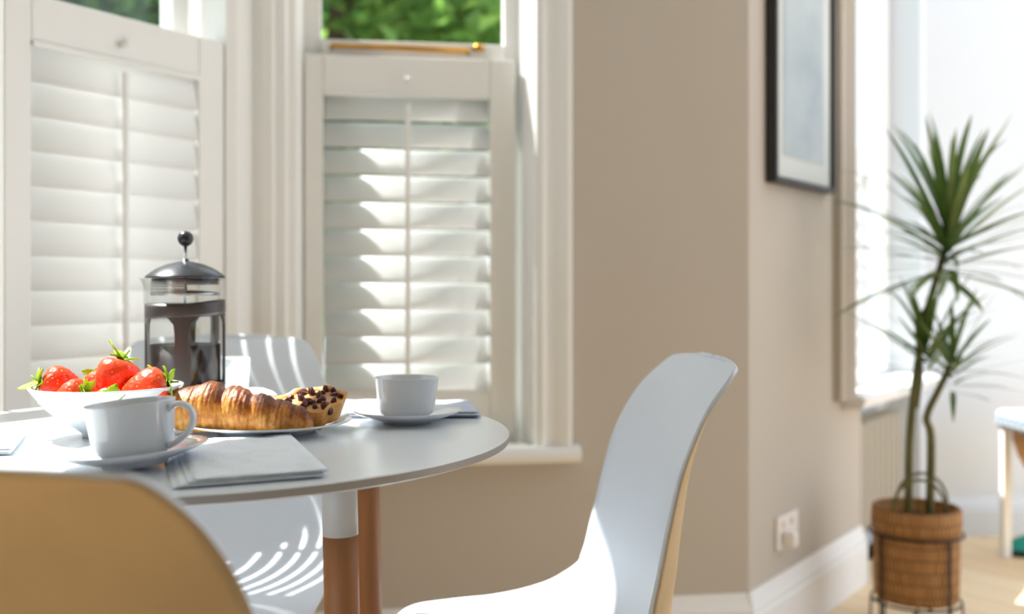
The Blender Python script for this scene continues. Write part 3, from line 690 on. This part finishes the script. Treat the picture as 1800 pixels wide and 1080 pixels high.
# ------------------------------------------------------------------ coffee press
def press():
    t = tag(empty('coffee_press', (-0.4716, 1.52, TZ+0.0004)), 'glass coffee press with black frame and domed lid', 'coffee press')
    RG = 0.0515
    g = lathe('glass_jug', [(0, 0.032), (RG-0.006, 0.032), (RG-0.001, 0.035), (RG, 0.040), (RG, 0.175), (RG+0.001, 0.190), (RG+0.0025, 0.193), (RG, 0.1925), (RG-0.0018, 0.190), (RG-0.0022, 0.040), (RG-0.006, 0.0345), (0, 0.034)], M['jar'], t, 64)
    for v in g.data.vertices:      # pouring lip to the left
        if v.co.z > 0.17:
            a = math.atan2(v.co.y, v.co.x); d = math.cos(a-rad(205))
            if d > 0.86: k = (d-0.86)/0.14*(v.co.z-0.17)/0.023; v.co.x += math.cos(rad(205))*0.010*k; v.co.y += math.sin(rad(205))*0.010*k
    lathe('coffee', [(0, 0.0345), (RG-0.0062, 0.0348), (RG-0.0026, 0.0405), (RG-0.0026, 0.098), (RG-0.004, 0.0972), (0, 0.0972)], M['coffee'], t, 64)
    # frame: base, lower ring, band and four uprights
    fr = lathe('frame_base', [(0.030, 0.008), (0.046, 0.0), (0.054, 0.0), (0.056, 0.004), (0.0555, 0.044), (0.0528, 0.044), (0.0525, 0.031), (0.030, 0.031)], M['black'], t, 64)
    bd = lathe('band', [(0.0523, 0.137), (0.0552, 0.136), (0.0562, 0.140), (0.0562, 0.152), (0.0552, 0.157), (0.0523, 0.156)], M['black'], t, 64)
    for v in bd.data.vertices: v.co.z += 0.006*max(0, math.cos(math.atan2(v.co.y, v.co.x)-rad(-5)))**2
    for ang in (-78, 186, 100, 12):
        w2 = 0.0098 if ang == -78 else 0.0075
        bm = bmesh.new(); rows = []
        for z, wf in ((0.040, 1.0), (0.046, 1.25), (0.055, 1.0), (0.085, 0.95), (0.115, 1.0), (0.128, 1.15), (0.134, 1.7), (0.140, 2.3)):
            row = []
            for rr in (0.0525, 0.0560):
                for c in (-1, -0.5, 0, 0.5, 1) if rr > 0.055 else (1, 0.5, 0, -0.5, -1):
                    a = rad(ang)+c*wf*w2/rr; row.append(bm.verts.new((rr*math.cos(a), rr*math.sin(a), z)))
            rows.append(row)
        for r0, r1 in zip(rows, rows[1:]):
            for k in range(10): bm.faces.new((r0[k], r0[(k+1) % 10], r1[(k+1) % 10], r1[k]))
        bm.faces.new(rows[0][::-1]); bm.faces.new(rows[-1])
        from_bm('upright', bm, M['black'], t, False)
    h = spline([(0.054, 0, 0.148), (0.072, 0, 0.150), (0.086, 0, 0.138), (0.087, 0, 0.100), (0.080, 0, 0.060), (0.067, 0, 0.046), (0.054, 0, 0.046)], 30)
    hd = tube('handle', h, 0.0065, M['black'], t, 12); hd.rotation_euler = (0, 0, rad(78))
    lathe('lid', [(0, 0.1945), (0.0485, 0.1935), (0.0545, 0.1935), (0.0565, 0.1945), (0.0550, 0.1965), (0.0495, 0.2010), (0.040, 0.2075), (0.026, 0.2135), (0.012, 0.2170), (0.005, 0.2180), (0.004, 0.2215), (0, 0.2215)], M['lid'], t, 64)
    # plunger: rod, knob, mesh basket just under the lid
    pg = tube('plunger_rod', [(0, 0, 0.150), (0, 0, 0.2420)], 0.0024, M['steel'], t, 12)
    lathe('knob', [(0, -0.0113), (0.004, -0.0108), (0.0085, -0.0075), (0.0110, -0.0025), (0.0113, 0.001), (0.0098, 0.006), (0.006, 0.0098), (0, 0.0113)], M['lid'], pg, 32).location = (0, 0, 0.2505)
    ds = lathe('plunger_plate', [(0, 0.1715), (0.046, 0.1705), (0.0485, 0.1690), (0.0485, 0.1720), (0.046, 0.1735), (0.012, 0.1760), (0, 0.1760)], M['steel'], t, 48)
    bm = bmesh.new()
    for k in range(26):
        a0 = rad(195)+k*rad(3.6)
        for q in range(4):
            z = 0.1725+q*0.0042
            for da, dz, sa, sz in ((0, 0, rad(3.6), 0.0019), (0, 0, rad(1.7), 0.0042)):
                r = 0.0478; p = [(r*math.cos(a0+x*sa), r*math.sin(a0+x*sa), z+y*sz) for x, y in ((0, 0), (1, 0), (1, 1), (0, 1))]
                bm.faces.new([bm.verts.new(c) for c in p])
    o = from_bm('strainer_mesh', bm, M['steel'], t, False); o['kind'] = 'stuff'
    lathe('lid_skirt', [(0.044, 0.193), (0.0468, 0.193), (0.0468, 0.184), (0.044, 0.184)], M['lid'], t, 48)
    return t
press()
tg = tag(lathe('glass_tumbler', [(0, 0.004), (0.0175, 0.004), (0.0185, 0.0), (0.0205, 0.001), (0.0225, 0.030), (0.0250, 0.070), (0.0246, 0.0712), (0.0236, 0.070), (0.0212, 0.030), (0.0192, 0.008), (0, 0.008)], M['tumbler'], None, 48),
         'small frosted glass tumbler beside the coffee press', 'glass')
tg.location = (-0.4300, 1.625, TZ+0.0004)

# ------------------------------------------------------------------ napkins
def napkin(quad, z, layers, th, label, m_top, m_side, seed, sag=0.0006, step=0.007):
    """a folded cloth: stacked folds of one cloth, each fold a rounded sheet"""
    rnd = random.Random(seed)
    t = tag(empty('napkin', (quad[0][0], quad[0][1], z)), label, 'napkin', 'folded linen napkins on the table')
    q = [Vector((a, b, 0))-Vector((quad[0][0], quad[0][1], 0)) for a, b in quad]
    nx, ny = 22, 30
    for l in range(layers):
        off = [Vector((rnd.uniform(-1, 1)*0.0025, rnd.uniform(-1, 1)*0.0025, 0)) for _ in range(4)]
        left = (q[0]-q[1]).normalized()*step*(layers-1-l); front = (q[0]-q[3]).normalized()*step*0.35*(l % 2)
        off[0] += left+front; off[3] += left; off[1] += front
        Q = [a+b for a, b in zip(q, off)]
        bm = bmesh.new(); top_, bot = [], []
        for i in range(nx):
            u = i/(nx-1); rt, rb = [], []
            for j in range(ny):
                v = j/(ny-1)
                p = Q[0].lerp(Q[1], u).lerp(Q[3].lerp(Q[2], u), v)
                e = min(u, 1-u, v, 1-v); edge = min(1.0, e/0.035)
                wob = 1.3*sag*(math.sin(u*9+l*2+seed)*math.cos(v*7+l)+0.5*math.sin(u*23+v*17+l))
                half = th*0.44*(0.30+0.70*math.sin(edge*PI/2))
                zc = th*(l+0.5)+(wob if l == layers-1 else 0)*edge
                rt.append(bm.verts.new((p.x, p.y, zc+half))); rb.append(bm.verts.new((p.x, p.y, zc-half)))
            top_.append(rt); bot.append(rb)
        for i in range(nx-1):
            for j in range(ny-1):
                bm.faces.new((top_[i][j], top_[i+1][j], top_[i+1][j+1], top_[i][j+1])); bm.faces.new((bot[i][j], bot[i][j+1], bot[i+1][j+1], bot[i+1][j]))
        for i in range(nx-1):
            bm.faces.new((bot[i][0], bot[i+1][0], top_[i+1][0], top_[i][0])); bm.faces.new((top_[i][-1], top_[i+1][-1], bot[i+1][-1], bot[i][-1]))
        for j in range(ny-1):
            bm.faces.new((top_[0][j], top_[0][j+1], bot[0][j+1], bot[0][j])); bm.faces.new((bot[-1][j], bot[-1][j+1], top_[-1][j+1], top_[-1][j]))
        from_bm('fold', bm, m_top, t, True)
    return t
napkin([(-0.288, 0.952), (-0.176, 1.006), (-0.262, 1.250), (-0.378, 1.195)], TZ+0.0004, 4, 0.0021, 'light grey linen napkin at the front edge of the table', M['linen'], M['linen_dark'], 2)
napkin([(-0.236, 1.446), (-0.044, 1.452), (-0.066, 1.600), (-0.238, 1.610)], TZ+0.0004, 3, 0.0030, 'blue grey linen napkin behind the far cup and saucer', M['linen_dark'], M['linen_dark'], 5)
napkin([(-0.660, 1.120), (-0.539, 1.135), (-0.590, 1.285), (-0.705, 1.275)], TZ+0.0004, 3, 0.0028, 'white sunlit napkin cut by the left edge of the picture', M['linen'], M['linen_dark'], 8)

# ------------------------------------------------------------------ picture and socket on the main wall
pf = empty('framed_picture', mw=WC @ Matrix.Translation((0.104, 0, 1.182))); tag(pf, 'framed grey print with pale mount on the beige wall', 'picture')
PW, PH = 0.450, 0.66
for nm, b in (('frame_side', (0, 0.016, -0.030, 0, 0, PH)), ('frame_side', (PW-0.016, PW, -0.030, 0, 0, PH)), ('frame_rail', (0.016, PW-0.016, -0.030, 0, 0, 0.016)), ('frame_rail', (0.016, PW-0.016, -0.030, 0, PH-0.016, PH))):
    boxes(nm, [b], M['frame_black'], pf, bev=0.002)
boxes('mount', [(0.016, PW-0.016, -0.018, -0.004, 0.016, PH-0.016)], M['mount'], pf)
boxes('print', [(0.075, PW-0.075, -0.0195, -0.0182, 0.075, PH-0.07)], M['print'], pf)
so = empty('wall_socket', mw=WC @ Matrix.Translation((0.165, 0, 0.240))); tag(so, 'white double wall socket above the skirting board', 'socket')
boxes('plate', [(0, 0.146, -0.010, 0, 0, 0.086)], M['socket'], so, bev=0.004)
for xx in (0.030, 0.088):
    boxes('switch', [(xx, xx+0.016, -0.016, -0.009, 0.058, 0.074)], M['socket'], so, bev=0.002)
boxes('plug', [(0.024, 0.062, -0.045, -0.0105, 0.008, 0.048)], M['socket'], so, bev=0.008)

# radiator below the far window
ra = empty('radiator', mw=WC @ Matrix.Translation((0.915, 0.025, 0.12))); tag(ra, 'grey column radiator under the far window sill', 'radiator')
for k in range(9):
    boxes('column', [(k*0.062, k*0.062+0.045, 0, 0.08, 0, 0.36)], M['radiator'], ra, bev=0.016)
boxes('header_pipe', [(-0.01, 0.55, 0.03, 0.05, 0.03, 0.05), (-0.01, 0.55, 0.03, 0.05, 0.31, 0.33)], M['radiator'], ra, bev=0.006)
lathe('valve', [(0, 0), (0.018, 0), (0.022, 0.01), (0.022, 0.045), (0.016, 0.055), (0, 0.056)], M['radiator'], ra, 20).location = (-0.03, 0.02, 0.02)
tube('valve_pipe', [(-0.03, 0.02, 0.03), (-0.03, 0.02, -0.13)], 0.008, M['radiator'], ra, 8)

# ------------------------------------------------------------------ potted dracaena on a wire stand
PX, PY = 1.075, 2.80
BZ0 = 0.092
pp = tag(empty('potted_dracaena', (PX, PY, BZ0)), 'tall spiky dracaena in a woven basket by the far window', 'plant')
RB = 0.110
bk = lathe('basket', [(0, 0.0), (RB*0.93, 0.0), (RB*0.97, 0.008), (RB*0.985, 0.06), (RB, 0.18), (RB*1.0, 0.238), (RB*0.93, 0.238), (RB*0.92, 0.19), (0, 0.19)], M['basket'], pp, 64, uv=True)
lathe('rim_band', [(RB*1.005, 0.180), (RB*1.035, 0.183), (RB*1.045, 0.208), (RB*1.03, 0.238), (RB*0.99, 0.244), (RB*0.93, 0.242), (RB*0.93, 0.232), (RB*1.005, 0.232)], M['basket'], bk, 64, uv=True)
for s in (-1, 1):
    tube('basket_handle', [(s*0.070*math.cos(x*PI)+(-0.015 if s < 0 else 0.03), -0.01+s*0.05, 0.238+0.085*math.sin(x*PI)) for x in [k/14 for k in range(15)]], 0.004, M['stem'], bk, 8)
lathe('soil', [(RB*0.915, 0.208), (RB*0.5, 0.216), (0, 0.218)], M['soil'], pp, 32)
def stalk(keys, r0, r1):
    p = spline(keys, 24); tube('stem', p, [r0+(r1-r0)*k/23 for k in range(24)], M['stem'], pp, 10)
# stem tops: crowns sit here (x, y, z local)
stalk([(-0.020, 0, 0.20), (-0.018, 0, 0.40), (0.000, 0.01, 0.56), (0.028, 0.02, 0.72), (0.050, 0.01, 0.82), (0.080, 0.0, 0.93)], 0.0105, 0.0085)
stalk([(0.032, -0.01, 0.20), (0.036, -0.01, 0.42), (0.024, -0.01, 0.48), (0.050, -0.02, 0.55), (0.080, -0.03, 0.62)], 0.0115, 0.008)
stalk([(0.012, 0.03, 0.50), (0.024, 0.03, 0.60), (0.015, 0.03, 0.72), (0.040, 0.02, 0.78), (0.072, 0.010, 0.90)], 0.007, 0.007)
def leaf_mesh(L, W, droop, seed):
    n = 9; vs_, fs = [], []
    for i in range(n):
        u = i/(n-1); wv = W*math.sin(PI*min(1, (u*0.93+0.07)))**0.55*(1-0.35*u) if i < n-1 else 0.0004
        x = L*u*(1-0.12*droop*u*u); z = -droop*L*0.55*u*u*u+0.02*L*math.sin(seed+u*3)
        vs_ += [(x, -wv, z+0.25*wv), (x, 0, z), (x, wv, z+0.25*wv)]
    for i in range(n-1):
        b = i*3; fs += [(b, b+3, b+4, b+1), (b+1, b+4, b+5, b+2)]
    me = bpy.data.meshes.new('leaf'); me.from_pydata(vs_, [], fs); me.update(); me.polygons.foreach_set('use_smooth', [True]*len(me.polygons))
    return me
LM = []
for k in range(6):
    me = leaf_mesh(1.0, 0.020+0.004*(k % 3), (0.02, 0.12, 0.2, 0.34, 0.5, 0.08)[k], k); me.materials.append(M['leaf'] if k % 3 else M['leaf_pale']); LM.append(me)
def crown(c, n, Lmax, zen0, zen1, seed, stem=0.10):
    rnd = random.Random(seed)
    for k in range(n):
        f = (k+0.5)/n; az = k*2.39996+rnd.uniform(-0.25, 0.25); el = rad(88-(zen1-zen0)*f**0.85-zen0)+rnd.uniform(-0.1, 0.1)
        L = Lmax*rnd.uniform(0.72, 1.05)*(0.85+0.15*f)
        tip = Vector((PX, PY, BZ0))+Vector(c)+Vector((math.cos(az)*math.cos(el), math.sin(az)*math.cos(el), math.sin(el)))*L
        iy = (WC.inverted() @ tip).y+0.075
        if iy > 0:      # keep clear of the wall
            run_in = -(Vector((math.cos(az)*math.cos(el), math.sin(az)*math.cos(el), 0)) @ Vector((-WC[0][1], -WC[1][1], 0)))
            L = max(0.08, L-iy/max(0.2, run_in))
        o = bpy.data.objects.new('leaf', LM[k % 6]); C.objects.link(o); o.parent = pp
        o.location = (c[0]+0.006*math.cos(az), c[1]+0.006*math.sin(az), c[2]+stem*(0.5-f))
        o.rotation_euler = Matrix.Rotation(az, 4, 'Z').to_3x3().to_4x4().to_euler()
        o.rotation_euler = (Matrix.Rotation(az, 4, 'Z') @ Matrix.Rotation(-el, 4, 'Y')).to_euler()
        o.scale = (L, 1.0*max(L, 0.2)/0.36*0.62, L*1.0)
crown((0.085, 0.0, 0.925), 84, 0.385, 3, 102, 2, 0.14)
crown((0.030, 0.0, 0.640), 28, 0.270, 8, 86, 3, 0.09)
crown((0.085, -0.03, 0.600), 30, 0.245, 8, 98, 4, 0.10)
st = tag(empty('plant_stand', (PX, PY, 0)), 'dark wire stand that holds the woven plant basket', 'plant stand')
tube('ring', [(0.1185*math.cos(2*PI*k/48), 0.1185*math.sin(2*PI*k/48), BZ0+0.174) for k in range(48)], 0.0035, M['iron'], st, 8, closed=True)
tube('ring', [(0.1135*math.cos(2*PI*k/48), 0.1135*math.sin(2*PI*k/48), BZ0-0.0045) for k in range(48)], 0.0035, M['iron'], st, 8, closed=True)
for k in range(8):
    a = rad(-68+45*k); ca, sa = math.cos(a), math.sin(a)
    if k % 2 == 0:
        tube('leg', [(0.1210*ca, 0.1210*sa, 0.0), (0.1180*ca, 0.1180*sa, 0.06), (0.1180*ca, 0.1180*sa, BZ0+0.174)], 0.004, M['iron'], st, 8)
    else:
        tube('leg', [(0.1170*ca, 0.1170*sa, 0.0), (0.1135*ca, 0.1135*sa, BZ0-0.004)], 0.003, M['iron'], st, 8)
tube('cross_bar', [(-0.112, 0, BZ0-0.0045), (0.112, 0, BZ0-0.0045)], 0.003, M['iron'], st, 8)
tube('cross_bar', [(0, -0.112, BZ0-0.0045), (0, 0.112, BZ0-0.0045)], 0.003, M['iron'], st, 8)

# ------------------------------------------------------------------ stool with gingham cushion and a shoe at the far right
sx, sy = 1.835, 3.42
sl = tag(empty('wooden_stool', (sx, sy, 0)), 'honey wood stool with pale legs at the right edge', 'stool')
for a, b in ((-1, -1), (1, -1), (1, 1), (-1, 1)):
    boxes('leg', [(a*0.165-0.014, a*0.165+0.014, b*0.14-0.014, b*0.14+0.014, 0, 0.438)], M['wood_white'], sl, bev=0.003)
bm = bmesh.new(); pr_ = [(-0.150, 0.438), (0.150, 0.438), (0.150, 0.41)]+[(0.15-0.30*k/16, 0.40-0.17*math.sin(PI*k/16)**0.7) for k in range(17)]+[(-0.150, 0.41)]
fa = [bm.verts.new((x, -0.125, z)) for x, z in pr_]; fb = [bm.verts.new((x, 0.125, z)) for x, z in pr_]
n_ = len(pr_); bm.faces.new(fa); bm.faces.new(fb[::-1])
for k in range(n_): bm.faces.new((fa[k], fb[k], fb[(k+1) % n_], fa[(k+1) % n_]))
from_bm('curved_seat', bm, M['oakchair'], sl, False)
cu = tag(boxes('seat_cushion', [(-0.195, 0.195, -0.17, 0.17, 0.0, 0.062)], M['gingham'], None, bev=0.022, smooth=True), 'blue and white checked cushion on the wooden stool', 'cushion')
cu.location = (sx, sy, 0.4385)
def shoe():
    t = tag(empty('shoe', (1.83, 3.60, 0), rad(182)), 'teal and black shoe on the floor under the stool', 'shoe')
    def lay(name, rows, m):
        bm = bmesh.new(); R_ = []
        for x, hw, z0, z1 in rows:
            R_.append([bm.verts.new((x, -hw, z0)), bm.verts.new((x, -hw*0.9, (z0+z1)/2)), bm.verts.new((x, -hw*0.45, z1)), bm.verts.new((x, hw*0.45, z1)), bm.verts.new((x, hw*0.9, (z0+z1)/2)), bm.verts.new((x, hw, z0))])
        for a, b in zip(R_, R_[1:]):
            for k in range(6): bm.faces.new((a[k], a[(k+1) % 6], b[(k+1) % 6], b[k]))
        bm.faces.new(R_[0]); bm.faces.new(R_[-1][::-1])
        o = from_bm(name, bm, m, t, True); return o
    lay('sole', [(-0.11, 0.028, 0, 0.026), (-0.09, 0.036, 0, 0.028), (0, 0.036, 0, 0.024), (0.09, 0.045, 0, 0.022), (0.13, 0.036, 0.002, 0.022), (0.152, 0.018, 0.006, 0.02)], M['shoe_black'])
    lay('upper', [(-0.105, 0.026, 0.024, 0.085), (-0.06, 0.033, 0.024, 0.092), (0, 0.034, 0.022, 0.088), (0.05, 0.039, 0.020, 0.070), (0.10, 0.040, 0.020, 0.055), (0.135, 0.028, 0.020, 0.042), (0.146, 0.014, 0.02, 0.03)], M['shoe_teal'])
    lay('collar', [(-0.095, 0.020, 0.080, 0.100), (-0.05, 0.027, 0.086, 0.104), (0.0, 0.028, 0.082, 0.100), (0.03, 0.022, 0.072, 0.088)], M['shoe_sock'])
    return t
shoe()
